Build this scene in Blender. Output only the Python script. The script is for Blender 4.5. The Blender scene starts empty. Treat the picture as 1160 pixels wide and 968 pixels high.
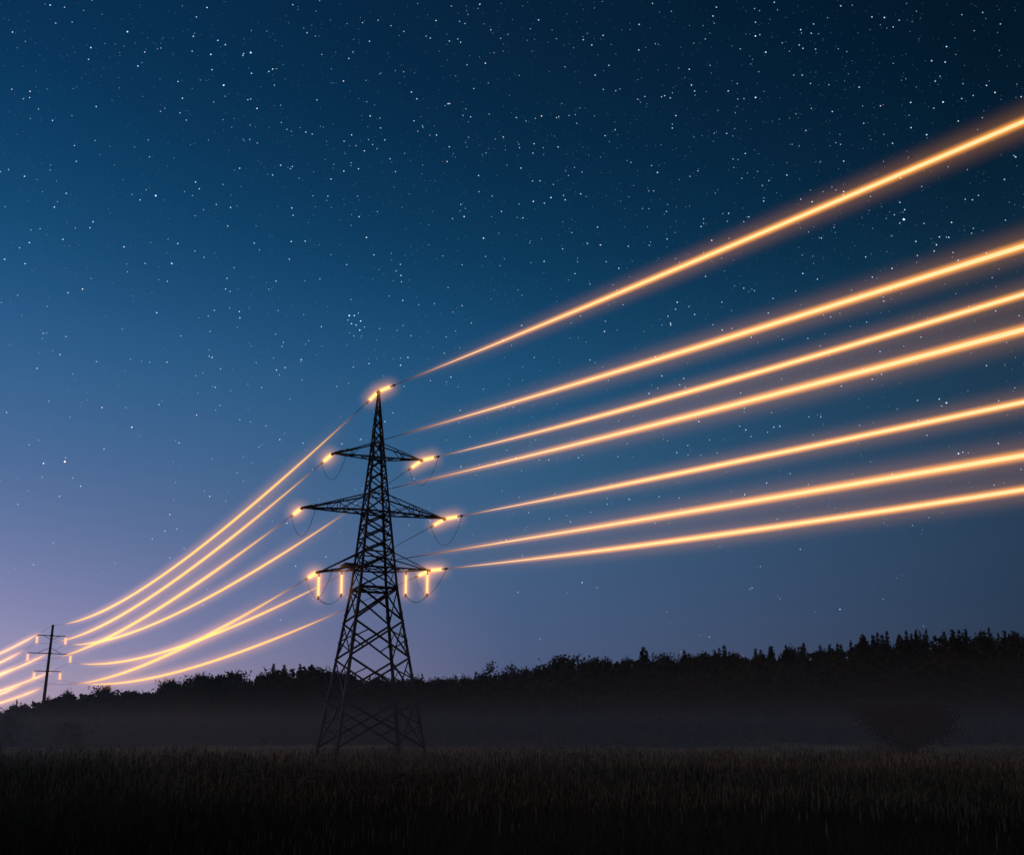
import bpy, bmesh, math, random
import numpy as np
from mathutils import Vector, Matrix, noise

R = math.radians
sc = bpy.context.scene
COL = sc.collection
rnd = random.Random(7)
nrs = np.random.default_rng(11)

# ------------------------------------------------------------------ camera
CAM_H, PITCH = 1.5, 10.6
cam_d = bpy.data.cameras.new('camera')
cam = bpy.data.objects.new('camera', cam_d)
COL.objects.link(cam)
cam.location = (0, 0, CAM_H)
cam.rotation_euler = (R(90 + PITCH), 0, 0)
cam_d.sensor_fit = 'HORIZONTAL'
cam_d.sensor_width = 36.0
cam_d.lens = 36.0 * 1146 / 1160
cam_d.shift_y = 0.1203
cam_d.clip_start = 0.1
cam_d.clip_end = 20000
sc.camera = cam

# ------------------------------------------------------------------ render and exposure
sc.render.engine = 'CYCLES'
sc.cycles.use_denoising = True
sc.cycles.max_bounces = 6
sc.cycles.diffuse_bounces = 2
sc.cycles.glossy_bounces = 2
sc.cycles.volume_bounces = 1
sc.cycles.transparent_max_bounces = 12
sc.cycles.sample_clamp_indirect = 2.0
sc.view_settings.view_transform = 'Standard'
sc.view_settings.look = 'None'
sc.view_settings.exposure = 0.0
sc.view_settings.gamma = 1.0
sc.view_settings.use_curve_mapping = False


def lin(r, g, b):
    f = lambda c: (c / 255 / 12.92) if c / 255 <= .04045 else ((c / 255 + .055) / 1.055) ** 2.4
    return (f(r), f(g), f(b), 1)


# ------------------------------------------------------------------ night sky (world): late twilight, brighter and pinker low on the left
SUN_EL, SUN_AZ = -7.0, -42.0
world = bpy.data.worlds.new('World')
sc.world = world
world.use_nodes = True
nt = world.node_tree
nt.nodes.clear()
N = lambda t, **k: nt.nodes.new(t)
out = N('ShaderNodeOutputWorld')
bg_air = N('ShaderNodeBackground')
bg_sky = N('ShaderNodeBackground')
add = N('ShaderNodeAddShader')
sky = N('ShaderNodeTexSky')
sky.sky_type = 'NISHITA'
sky.sun_disc = False
sky.sun_elevation = R(SUN_EL)
sky.sun_rotation = R(SUN_AZ)
nt.links.new(sky.outputs[0], bg_sky.inputs[0])
bg_sky.inputs[1].default_value = 0.05
tc = N('ShaderNodeTexCoord')
sep = N('ShaderNodeSeparateXYZ')
nt.links.new(tc.outputs['Generated'], sep.inputs[0])


def M(op, a, b=None, tree=nt):
    m = tree.nodes.new('ShaderNodeMath')
    m.operation = op
    for i, v in enumerate((a, b)):
        if v is None:
            continue
        if isinstance(v, (int, float)):
            m.inputs[i].default_value = v
        else:
            tree.links.new(v, m.inputs[i])
    return m.outputs[0]


horiz = M('SQRT', M('MAXIMUM', M('SUBTRACT', 1.0, M('MULTIPLY', sep.outputs[2], sep.outputs[2])), 1e-4))
side = M('DIVIDE', sep.outputs[0], horiz)
mr = N('ShaderNodeMapRange')
mr.interpolation_type = 'LINEAR'
nt.links.new(side, mr.inputs[0])
mr.inputs[1].default_value = -0.46
mr.inputs[2].default_value = 0.46
SKY_L = [(-.02, (40, 36, 40)), (0.0, (204, 178, 190)), (.03, (190, 168, 190)), (.06, (166, 154, 186)), (.12, (130, 134, 176)), (.222, (86, 112, 156)), (.332, (51, 96, 142)),
         (.467, (18, 68, 108)), (.575, (9, 50, 86)), (.8, (5, 34, 62))]
SKY_M = [(-.02, (20, 22, 28)), (0.0, (96, 96, 124)), (.03, (83, 91, 122)), (.06, (79, 92, 127)), (.12, (71, 93, 129)), (.222, (58, 94, 130)), (.332, (33, 82, 120)),
         (.467, (11, 54, 87)), (.575, (7, 39, 66)), (.8, (4, 24, 45))]
SKY_R = [(-.02, (12, 14, 18)), (0.0, (52, 54, 70)), (.03, (46, 54, 72)), (.06, (43, 56, 77)), (.12, (41, 59, 83)), (.222, (40, 62, 87)), (.332, (26, 56, 79)),
         (.467, (7, 34, 54)), (.575, (3, 24, 42)), (.8, (2, 14, 30))]


def pchip(xs, ys, x):
    n = len(xs)
    d = [(ys[i + 1] - ys[i]) / (xs[i + 1] - xs[i]) for i in range(n - 1)]
    m = [d[0]] + [0 if d[i - 1] * d[i] <= 0 else 2 * d[i - 1] * d[i] / (d[i - 1] + d[i]) for i in range(1, n - 1)] + [d[-1]]
    i = max(0, min(n - 2, sum(1 for q in xs if q <= x) - 1))
    w = xs[i + 1] - xs[i]
    t = (x - xs[i]) / w
    return ((1 + 2 * t) * (1 - t) ** 2 * ys[i] + t * (1 - t) ** 2 * w * m[i] + t * t * (3 - 2 * t) * ys[i + 1] + t * t * (t - 1) * w * m[i + 1])


def ramp(stops):
    r = N('ShaderNodeValToRGB')
    cr = r.color_ramp
    cr.interpolation = 'LINEAR'
    while len(cr.elements) > 1:
        cr.elements.remove(cr.elements[-1])
    zs = [-.02, 0] + [.8 * (i / 28) ** 1.15 for i in range(1, 29)]
    px = [p for p, _ in stops]
    for i, z in enumerate(zs):
        pos = (z + .1) / 1.1
        e = cr.elements[0] if i == 0 else cr.elements.new(pos)
        e.position = pos
        e.color = lin(*[max(0, pchip(px, [c[k] for _, c in stops], z)) for k in range(3)])
    nt.links.new(M('DIVIDE', M('ADD', sep.outputs[2], .1), 1.1), r.inputs[0])
    return r.outputs[0]


def mixc(f, a, b):
    m = N('ShaderNodeMix')
    m.data_type = 'RGBA'
    nt.links.new(f, m.inputs[0])
    nt.links.new(a, m.inputs[6])
    nt.links.new(b, m.inputs[7])
    return m.outputs[2]


rl, rm, rr = ramp(SKY_L), ramp(SKY_M), ramp(SKY_R)
t2 = M('MULTIPLY', mr.outputs[0], 2.0)
f1 = M('MINIMUM', t2, 1.0)
f2 = M('MAXIMUM', M('SUBTRACT', t2, 1.0), 0.0)
nt.links.new(mixc(f2, mixc(f1, rl, rm), rr), bg_air.inputs[0])
bg_air.inputs[1].default_value = 1.0
nt.links.new(bg_air.outputs[0], add.inputs[0])
nt.links.new(bg_sky.outputs[0], add.inputs[1])
nt.links.new(add.outputs[0], out.inputs[0])

# ------------------------------------------------------------------ one weak moon-like sun lamp, from behind the camera on the left
sun_d = bpy.data.lights.new('moonlight', 'SUN')
sun_d.energy = 0.10
sun_d.angle = R(1.0)
sun_d.color = (1.0, .89, .77)
sun = bpy.data.objects.new('moonlight', sun_d)
COL.objects.link(sun)
sun.rotation_euler = (R(58), 0, R(-38))


# ------------------------------------------------------------------ helpers
class MB:
    """Collects bars, boxes, tubes and faces; build() links them as one mesh object."""

    def __init__(s):
        s.v, s.f = [], []

    def face(s, pts):
        b = len(s.v)
        s.v += [tuple(p) for p in pts]
        s.f.append(tuple(range(b, b + len(pts))))

    def bar(s, a, b, w, h=None, up=None):
        a, b = Vector(a), Vector(b)
        h = h or w
        d = (b - a).normalized()
        up = Vector(up) if up else (Vector((0, 0, 1)) if abs(d.z) < .9 else Vector((1, 0, 0)))
        x = d.cross(up).normalized()
        y = x.cross(d).normalized()
        n = len(s.v)
        for p in (a, b):
            for i, j in ((-1, -1), (1, -1), (1, 1), (-1, 1)):
                s.v.append(tuple(p + x * (i * w / 2) + y * (j * h / 2)))
        s.f += [(n, n + 3, n + 2, n + 1), (n + 4, n + 5, n + 6, n + 7)]
        for k in range(4):
            q = (k + 1) % 4
            s.f.append((n + k, n + q, n + 4 + q, n + 4 + k))

    def angle(s, a, b, w, t, inward):
        """steel angle section (two thin flanges) between a and b, its corner pointing away from `inward`"""
        a, b, inward = Vector(a), Vector(b), Vector(inward)
        d = (b - a).normalized()
        inw = (inward - d * inward.dot(d)).normalized()
        sx = d.cross(inw).normalized()
        e1 = (inw + sx).normalized()
        e2 = (inw - sx).normalized()
        for e, o in ((e1, e2), (e2, e1)):
            n = len(s.v)
            for p in (a, b):
                for q in (p, p + e * w, p + e * w + o * t, p + o * t):
                    s.v.append(tuple(q))
            s.f += [(n, n + 3, n + 2, n + 1), (n + 4, n + 5, n + 6, n + 7)]
            for k in range(4):
                q = (k + 1) % 4
                s.f.append((n + k, n + q, n + 4 + q, n + 4 + k))

    def tube(s, pts, rad, seg=8, cap=True):
        pts = [Vector(p) for p in pts]
        rads = rad if isinstance(rad, (list, tuple)) else [rad] * len(pts)
        n0 = len(s.v)
        for i, p in enumerate(pts):
            d = (pts[min(i + 1, len(pts) - 1)] - pts[max(i - 1, 0)]).normalized()
            up = Vector((0, 0, 1)) if abs(d.z) < .95 else Vector((1, 0, 0))
            x = d.cross(up).normalized()
            y = x.cross(d).normalized()
            for k in range(seg):
                a = 2 * math.pi * k / seg
                s.v.append(tuple(p + (x * math.cos(a) + y * math.sin(a)) * rads[i]))
        for i in range(len(pts) - 1):
            for k in range(seg):
                q = (k + 1) % seg
                b = n0 + i * seg
                s.f.append((b + k, b + q, b + seg + q, b + seg + k))
        if cap:
            s.f.append(tuple(n0 + k for k in reversed(range(seg))))
            b = n0 + (len(pts) - 1) * seg
            s.f.append(tuple(b + k for k in range(seg)))

    def lathe_x(s, prof, seg=12):
        """profile [(x, r)] turned round the local X axis"""
        n0 = len(s.v)
        for x, r in prof:
            for k in range(seg):
                a = 2 * math.pi * k / seg
                s.v.append((x, r * math.cos(a), r * math.sin(a)))
        for i in range(len(prof) - 1):
            for k in range(seg):
                q = (k + 1) % seg
                b = n0 + i * seg
                s.f.append((b + k, b + seg + k, b + seg + q, b + q))
        s.f.append(tuple(n0 + k for k in range(seg)))
        b = n0 + (len(prof) - 1) * seg
        s.f.append(tuple(b + k for k in reversed(range(seg))))

    def box(s, c, size, rz=0.0):
        c = Vector(c)
        n = len(s.v)
        m = Matrix.Rotation(rz, 3, 'Z')
        for z in (-1, 1):
            for x, y in ((-1, -1), (1, -1), (1, 1), (-1, 1)):
                s.v.append(tuple(c + m @ Vector((x * size[0] / 2, y * size[1] / 2, z * size[2] / 2))))
        s.f += [(n, n + 3, n + 2, n + 1), (n + 4, n + 5, n + 6, n + 7)]
        for k in range(4):
            q = (k + 1) % 4
            s.f.append((n + k, n + q, n + 4 + q, n + 4 + k))

    def mesh(s, name, mat, smooth=False):
        me = bpy.data.meshes.new(name)
        me.from_pydata(s.v, [], s.f)
        bm = bmesh.new()
        bm.from_mesh(me)
        bmesh.ops.recalc_face_normals(bm, faces=bm.faces)
        bm.to_mesh(me)
        bm.free()
        if mat:
            me.materials.append(mat)
        if smooth:
            me.polygons.foreach_set('use_smooth', [True] * len(me.polygons))
        me.update()
        return me

    def build(s, name, mat, parent=None, smooth=False):
        return link(name, s.mesh(name, mat, smooth), parent)


def link(name, me, parent=None):
    o = bpy.data.objects.new(name, me)
    COL.objects.link(o)
    if parent:
        o.parent = parent
    return o


def tag(o, label=None, cat=None, group=None, kind=None):
    for k, v in (('label', label), ('category', cat), ('group', group), ('kind', kind)):
        if v:
            o[k] = v
    return o


def empty(name, loc, rz=0.0):
    o = bpy.data.objects.new(name, None)
    COL.objects.link(o)
    o.location = loc
    o.rotation_euler = (0, 0, rz)
    o.empty_display_size = .5
    return o


def np_mesh(name, verts, faces, mat, attrs=None):
    """verts (n,3), faces (m,k) arrays to a mesh; attrs = {name: (n,4) point colours}"""
    me = bpy.data.meshes.new(name)
    k = faces.shape[1]
    me.vertices.add(len(verts))
    me.vertices.foreach_set('co', np.asarray(verts, np.float32).ravel())
    me.loops.add(faces.size)
    me.loops.foreach_set('vertex_index', faces.astype(np.int32).ravel())
    me.polygons.add(len(faces))
    me.polygons.foreach_set('loop_start', np.arange(0, faces.size, k, dtype=np.int32))
    me.polygons.foreach_set('loop_total', np.full(len(faces), k, np.int32))
    for an, a in (attrs or {}).items():
        at = me.color_attributes.new(an, 'FLOAT_COLOR', 'POINT')
        at.data.foreach_set('color', np.asarray(a, np.float32).ravel())
    me.materials.append(mat)
    me.update()
    me.validate()
    return me


# ------------------------------------------------------------------ materials
def new_mat(name):
    m = bpy.data.materials.new(name)
    m.use_nodes = True
    m.node_tree.nodes.clear()
    o = m.node_tree.nodes.new('ShaderNodeOutputMaterial')
    return m, m.node_tree, o


def surface(name, c1, c2, scale=3.0, rough=.8, metal=0.0, bump=0.0, coords='Object', spec=.3):
    m, t, o = new_mat(name)
    p = t.nodes.new('ShaderNodeBsdfPrincipled')
    tcn = t.nodes.new('ShaderNodeTexCoord')
    nz = t.nodes.new('ShaderNodeTexNoise')
    nz.inputs['Scale'].default_value = scale
    nz.inputs['Detail'].default_value = 6
    t.links.new(tcn.outputs[coords], nz.inputs['Vector'])
    r = t.nodes.new('ShaderNodeValToRGB')
    r.color_ramp.elements[0].position = .35
    r.color_ramp.elements[1].position = .68
    r.color_ramp.elements[0].color = (*c1, 1)
    r.color_ramp.elements[1].color = (*c2, 1)
    t.links.new(nz.outputs['Fac'], r.inputs[0])
    t.links.new(r.outputs[0], p.inputs['Base Color'])
    p.inputs['Roughness'].default_value = rough
    p.inputs['Metallic'].default_value = metal
    p.inputs['Specular IOR Level'].default_value = spec
    if bump:
        b = t.nodes.new('ShaderNodeBump')
        b.inputs['Strength'].default_value = bump
        t.links.new(nz.outputs['Fac'], b.inputs['Height'])
        t.links.new(b.outputs[0], p.inputs['Normal'])
    t.links.new(p.outputs[0], o.inputs[0])
    return m


def attr_surface(name, base, rough=.9, trans=0.25):
    """leaf or blade: base colour times a per-face tint stored on the mesh"""
    m, t, o = new_mat(name)
    d = t.nodes.new('ShaderNodeBsdfDiffuse')
    tr = t.nodes.new('ShaderNodeBsdfTranslucent')
    mx = t.nodes.new('ShaderNodeMixShader')
    a = t.nodes.new('ShaderNodeVertexColor')
    a.layer_name = 'tint'
    mul = t.nodes.new('ShaderNodeMix')
    mul.data_type = 'RGBA'
    mul.blend_type = 'MULTIPLY'
    mul.inputs[0].default_value = 1
    mul.inputs[6].default_value = (*base, 1)
    t.links.new(a.outputs[0], mul.inputs[7])
    t.links.new(mul.outputs[2], d.inputs[0])
    t.links.new(mul.outputs[2], tr.inputs[0])
    mx.inputs[0].default_value = trans
    t.links.new(d.outputs[0], mx.inputs[1])
    t.links.new(tr.outputs[0], mx.inputs[2])
    t.links.new(mx.outputs[0], o.inputs[0])
    return m


steel = surface('galvanised_steel', (.025, .025, .028), (.06, .056, .056), 2.0, .6, .3, .1)
steel_dark = surface('dark_fitting', (.02, .02, .022), (.05, .05, .05), 6.0, .5, .3)
concrete = surface('concrete', (.16, .155, .15), (.28, .27, .26), 4.0, .9, 0, .2)
pole_concrete = surface('pole_concrete', (.05, .05, .055), (.09, .09, .09), 1.5, .9, 0, .1)
bark = surface('bark', (.03, .024, .018), (.075, .06, .045), 5.0, .9, 0, .4)
leaf_dark = attr_surface('leaf_dark', (.03, .036, .024))
leaf_needle = attr_surface('leaf_needle', (.022, .032, .022), trans=.1)
leaf_brown = attr_surface('leaf_brown', (.055, .036, .025))
blade_mat = attr_surface('meadow_blade', (.06, .057, .052), trans=.3)
dry_mat = attr_surface('dry_grass', (.36, .27, .19), trans=.3)
pale_mat = attr_surface('pale_flower', (.2, .19, .18), trans=.3)


def emit_mat(name, col, strength):
    m, t, o = new_mat(name)
    e = t.nodes.new('ShaderNodeEmission')
    e.inputs[0].default_value = (*col, 1)
    e.inputs[1].default_value = strength
    t.links.new(e.outputs[0], o.inputs[0])
    return m


def smooth(t, x, a, b):
    n = t.nodes.new('ShaderNodeMapRange')
    n.interpolation_type = 'SMOOTHSTEP'
    t.links.new(x, n.inputs[0])
    n.inputs[1].default_value = a
    n.inputs[2].default_value = b
    return n.outputs[0]


CORE = (1.0, .66, .30)
RIM = (1.0, .36, .035)
HALO = (1.0, .40, .10)


def wire_core(name, ramp_in, ramp_out, strength=1.15, core=CORE):
    """conductor: dull metal near its ends, glowing white hot along the rest"""
    m, t, o = new_mat(name)
    p = t.nodes.new('ShaderNodeBsdfPrincipled')
    p.inputs['Base Color'].default_value = (.06, .06, .06, 1)
    p.inputs['Roughness'].default_value = .5
    p.inputs['Metallic'].default_value = .5
    tcn = t.nodes.new('ShaderNodeTexCoord')
    sp = t.nodes.new('ShaderNodeSeparateXYZ')
    t.links.new(tcn.outputs['Object'], sp.inputs[0])
    f = smooth(t, sp.outputs[0], *ramp_in)
    if ramp_out:
        f = M('MULTIPLY', f, M('SUBTRACT', 1.0, smooth(t, sp.outputs[0], *ramp_out), t), t)
    mx = t.nodes.new('ShaderNodeMix')
    mx.data_type = 'RGBA'
    mx.inputs[6].default_value = (.9, .26, .07, 1)
    mx.inputs[7].default_value = (*core, 1)
    t.links.new(f, mx.inputs[0])
    t.links.new(mx.outputs[2], p.inputs['Emission Color'])
    t.links.new(M('MULTIPLY', f, strength, t), p.inputs['Emission Strength'])
    t.links.new(p.outputs[0], o.inputs[0])
    return m


def glow_volume(name, dist_fn, rim, halo, r_rim, r_halo, step, lit=None):
    """halo added as an emitting volume round a wire or string, standing in for glare: emission that falls off with the true distance from the wire's axis"""
    m, t, o = new_mat(name)
    tcn = t.nodes.new('ShaderNodeTexCoord')
    sp = t.nodes.new('ShaderNodeSeparateXYZ')
    t.links.new(tcn.outputs['Object'], sp.inputs[0])
    r = dist_fn(t, sp)

    def fall(rad, k):
        return M('POWER', M('MAXIMUM', M('SUBTRACT', 1.0, M('DIVIDE', r, rad, t), t), 0.0, t), k, t)
    a = M('MULTIPLY', fall(r_rim, 2.0), rim, t)
    b = M('MULTIPLY', fall(r_halo, 2.6), halo * 1.15, t)
    if lit:
        l = lit(t, sp)
        a = M('MULTIPLY', a, l, t)
        b = M('MULTIPLY', b, l, t)
    e1, e2 = t.nodes.new('ShaderNodeEmission'), t.nodes.new('ShaderNodeEmission')
    e1.inputs[0].default_value = (*RIM, 1)
    e2.inputs[0].default_value = (*HALO, 1)
    t.links.new(a, e1.inputs[1])
    t.links.new(b, e2.inputs[1])
    ad = t.nodes.new('ShaderNodeAddShader')
    t.links.new(e1.outputs[0], ad.inputs[0])
    t.links.new(e2.outputs[0], ad.inputs[1])
    t.links.new(ad.outputs[0], o.inputs['Volume'])
    m.cycles.volume_step_rate = step
    return m


# ------------------------------------------------------------------ terrain
TREELINE = [(-330, 7), (-200, 7.5), (-140, 8.2), (-117.7, 9.7), (-108.7, 11.7), (-105.7, 12.5), (-99.7, 13.7), (-87.5, 14.1), (-77.4, 15.5), (-71.5, 17.8), (-66.4, 17.8), (-62.2, 16.7),
            (-57.2, 18.2), (-51.1, 19.6), (-47.0, 20.2), (-40.8, 17.8), (-36.7, 17.6), (-28.5, 16.1), (-20.4, 16.7), (-12.2, 16.9), (-4.1, 17.6), (4.1, 18.2), (9.2, 20.6),
            (12.3, 20.8), (17.4, 19.8), (22.5, 20.8), (28.7, 21.8), (36.9, 22.0), (45.1, 22.2), (55.3, 22.2), (65.6, 23.1), (75.9, 23.9), (86.3, 25.7), (96.6, 26.6),
            (106.9, 26.8), (119.2, 26.1), (140, 25), (180, 24), (330, 20)]
TX = np.array([a for a, _ in TREELINE], float)
TZ = np.array([b for _, b in TREELINE], float)


def top_at(x, y):
    """height of the wood's skyline seen at this place (the ridge runs at y = 235)"""
    return 1.5 + (float(np.interp(x * 235 / y, TX, TZ)) - 1.5) * y / 235


HILLX = np.array([-400, -120, -80, -40, 0, 30, 70, 110, 200, 400], float)
HILLZ = np.array([0, 0, 3.0, 5.5, 5.0, 8.5, 10.5, 14.0, 13.0, 9.0], float)


def ground_z(x, y):
    h = np.interp(x, HILLX, HILLZ)
    t = np.clip((y - 170) / 80, 0, 1)
    t = t * t * (3 - 2 * t)
    und = .05 * np.sin(x * .21 + y * .13) + .04 * np.sin(x * .11 - y * .29 + 1.3)
    far = np.clip((y - 45) / 70, 0, 1)
    und = und + far * (.20 * np.sin(x * .075 + .02 * y + .6) + .14 * np.sin(x * .19 - y * .04) + .10 * np.sin(x * .37 + 2.1))
    return h * t + und


gx = np.concatenate([np.linspace(-3000, -420, 14), np.linspace(-400, 400, 161), np.linspace(420, 3000, 14)])
gy = np.concatenate([np.linspace(-600, -20, 10), np.linspace(0, 120, 81), np.linspace(123, 330, 70), np.linspace(360, 3000, 20)])
X, Y = np.meshgrid(gx, gy)
Z = ground_z(X, Y)
nx, ny = len(gx), len(gy)
idx = np.arange(nx * ny).reshape(ny, nx)
quads = np.stack([idx[:-1, :-1], idx[:-1, 1:], idx[1:, 1:], idx[1:, :-1]], -1).reshape(-1, 4)
soil = surface('meadow_soil', (.045, .034, .024), (.125, .088, .058), .09, .95, 0, 0)
t = soil.node_tree
g = link('meadow_ground', np_mesh('meadow_ground', np.stack([X.ravel(), Y.ravel(), Z.ravel()], 1), quads, soil))
tag(g, 'dark grassy meadow running back to the wooded hill', 'ground', kind='structure')


# ------------------------------------------------------------------ lattice pylon
PX, PY = -10.36, 75.0
TH = R(23)
U = Vector((math.cos(TH), math.sin(TH), 0))
V = Vector((-math.sin(TH), math.cos(TH), 0))
PB = Vector((PX, PY, 0))
KNOT_Z = [0.25, 12.55, 14.1, 18.43, 22.7, 23.84, 28.05]
KNOT_A = [3.33, 1.47, 1.31, .92, .53, .43, .09]


def half(z):
    return float(np.interp(z, KNOT_Z, KNOT_A))


# built in pylon space (x = along the crossarms, y = away along the line); the Empty turns it
def corner(z, i, j):
    a = half(z)
    return Vector((i * a, j * a, z))


pylon = empty('transmission_pylon', PB, TH)
tag(pylon, 'tall dark steel lattice pylon standing in the meadow with three pairs of crossarms', 'pylon')
SG = ((-1, -1), (1, -1), (1, 1), (-1, 1))
for i, j in SG:
    b = MB()
    for z0, z1, w in ((.25, 12.55, .21), (12.55, 18.43, .175), (18.43, 23.84, .14), (23.84, 28.05, .105)):
        b.angle(corner(z0, i, j), corner(z1, i, j), w, .022, (-i, -j, 0))
    # gusset plates where the bracing meets the leg
    for z in (3.2, 6.1, 8.6, 10.7, 12.55, 14.1, 18.43, 22.7, 23.84):
        c = corner(z, i, j)
        b.box(c - Vector((i * .12, -j * .012, 0)), (.26, .012, .3))
        b.box(c - Vector((-i * .012, j * .12, 0)), (.012, .26, .3))
    b.build('leg', steel, pylon)
    f = MB()
    c = corner(.25, i, j)
    n = len(f.v)
    for z, w in ((-.5, .75), (.18, .55), (.34, .42)):
        for x, y in SG:
            f.v.append((c.x + x * w / 2, c.y + y * w / 2, z))
    for L in range(2):
        for k in range(4):
            q = (k + 1) % 4
            f.f.append((n + 4 * L + k, n + 4 * L + q, n + 4 * L + 4 + q, n + 4 * L + 4 + k))
    f.f.append((n + 8, n + 9, n + 10, n + 11))
    f.build('footing', concrete, pylon)

LOW = [.9, 4.3, 7.4, 10.1, 12.55]
UP = [14.1, 15.3, 16.4, 17.45, 18.43, 19.8, 20.85, 21.8, 22.7, 23.84, 24.9, 25.9, 26.8]
for k in range(4):
    (i0, j0), (i1, j1) = SG[k], SG[(k + 1) % 4]
    nrm = Vector(((i0 + i1) / 2, (j0 + j1) / 2, 0))
    b = MB()

    def brace(p, q, w, off):
        b.angle(p + nrm * off, q + nrm * off, w, .012, -nrm + Vector((0, 0, .35)))
    for z0, z1 in zip(LOW[:-1], LOW[1:]):
        a0, a1, c0, c1 = corner(z0, i0, j0), corner(z0, i1, j1), corner(z1, i0, j0), corner(z1, i1, j1)
        brace(a0, c1, .115, .02)
        brace(a1, c0, .115, -.02)
        # secondary bracing: from the crossing to the legs half way up
        mid = (a0 + a1 + c0 + c1) / 4
        zm = mid.z
        if z0 < 8:
            for (ii, jj), lo, hi in (((i0, j0), a0, c0), ((i1, j1), a1, c1)):
                brace(corner(z0 + (z1 - z0) * .5, ii, jj), lo.lerp(c1 if ii == i0 and jj == j0 else c0, .26), .07, -.04)
                brace(corner(z0 + (z1 - z0) * .5, ii, jj), hi.lerp(a1 if ii == i0 and jj == j0 else a0, .26), .07, -.04)
    for z in (12.55,):
        brace(corner(z, i0, j0), corner(z, i1, j1), .15, 0)
    # transition panel between the two belts
    brace(corner(12.55, i0, j0), corner(14.1, i1, j1), .08, .02)
    brace(corner(12.55, i1, j1), corner(14.1, i0, j0), .08, -.02)
    for z0, z1 in zip(UP[:-1], UP[1:]):
        w = .095 if z0 < 18.4 else .075
        brace(corner(z0, i0, j0), corner(z1, i1, j1), w, .015)
        brace(corner(z0, i1, j1), corner(z1, i0, j0), w, -.015)
    for z, w in ((14.1, .11), (15.3, .08), (18.43, .1), (19.8, .08), (22.7, .09), (23.84, .08), (26.8, .06)):
        brace(corner(z, i0, j0), corner(z, i1, j1), w, 0)
    b.build('lattice_side', steel, pylon)
# diaphragms
for z in (12.55, 14.1, 18.43, 22.7):
    b = MB()
    b.bar(corner(z, -1, -1), corner(z, 1, 1), .06)
    b.bar(corner(z, 1, -1) + Vector((0, 0, .05)), corner(z, -1, 1) + Vector((0, 0, .05)), .06)
    b.build('inner_bracing', steel, pylon)
b = MB()
b.tube([(0, 0, 27.5), (0, 0, 28.2)], .11, 8)
b.box((0, 0, 28.05), (.3, .3, .12))
b.build('peak_cap', steel, pylon)

ARM = {'top': (22.7, 23.84, 3.45, 22.72, 3.6, 22.98), 'middle': (18.43, 19.8, 5.6, 18.33, 5.55, 18.46), 'bottom': (14.1, 15.3, 4.3, 13.62, 4.35, 14.32)}
TIP = {}
for lvl, (zb, zt, L0, zl, L1, zr) in ARM.items():
    for sgn, L, zz in ((-1, L0, zl), (1, L1, zr)):
        b = MB()
        tip = Vector((sgn * L, 0, zz))
        TIP[lvl, sgn] = PB + U * tip.x + Vector((0, 0, tip.z))
        wb = .11 if lvl == 'middle' else .09
        ends = []
        for j in (-1, 1):
            lo, hi = corner(zb, sgn, j), corner(zt, sgn, j)
            te = tip + Vector((0, j * .1, 0))
            b.angle(lo, te, wb, .015, (0, -j, .6))
            b.angle(hi, te + Vector((-sgn * .15, 0, .05)), wb * .8, .013, (0, -j, -.6))
            ends.append((lo, hi, te))
        nseg = 5 if lvl == 'middle' else 3
        for q in range(nseg):
            t0, t1 = q / nseg, (q + 1) / nseg
            (la, ha, ta), (lb, hb, tb) = ends
            b.bar(la.lerp(ta, t0), lb.lerp(tb, t1), .045)
            b.bar(lb.lerp(tb, t0) + Vector((0, 0, .03)), la.lerp(ta, t1) + Vector((0, 0, .03)), .045)
        if lvl == 'middle':
            for (lo, hi, te) in ends:
                for tt, tn in ((.42, .68), (.58, .30)):
                    b.bar(lo.lerp(te, tt), hi.lerp(te, tt), .05)
                b.bar(lo.lerp(te, .0) , hi.lerp(te, .42), .05)
                b.bar(hi.lerp(te, .0) , lo.lerp(te, .42), .045)
                b.bar(lo.lerp(te, .58), hi.lerp(te, .42), .045)
        if lvl == 'top':
            for (lo, hi, te) in ends:
                b.bar(lo.lerp(te, .5), hi.lerp(te, .3), .045)
                b.bar(lo.lerp(te, .5), hi.lerp(te, .5), .045)
        if lvl == 'bottom':
            (la, ha, ta), (lb, hb, tb) = ends
            for tt in (.12, .45):
                b.bar(la.lerp(ta, tt), lb.lerp(tb, tt), .07)
            if sgn < 0:      # the short service plank by the body
                b.box((la.lerp(ta, .2) + lb.lerp(tb, .2)) / 2 + Vector((0, 0, .28)), (1.0, 1.5, .16))
                b.bar(la.lerp(ta, .05), la.lerp(ta, .05) + Vector((0, 0, .3)), .07)
                b.bar(lb.lerp(tb, .05), lb.lerp(tb, .05) + Vector((0, 0, .3)), .07)
        b.box(tip + Vector((0, 0, -.02)), (.16, .3, .16))
        b.build('crossarm', steel, pylon)
PEAK = PB + Vector((0, 0, 28.12))

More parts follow.
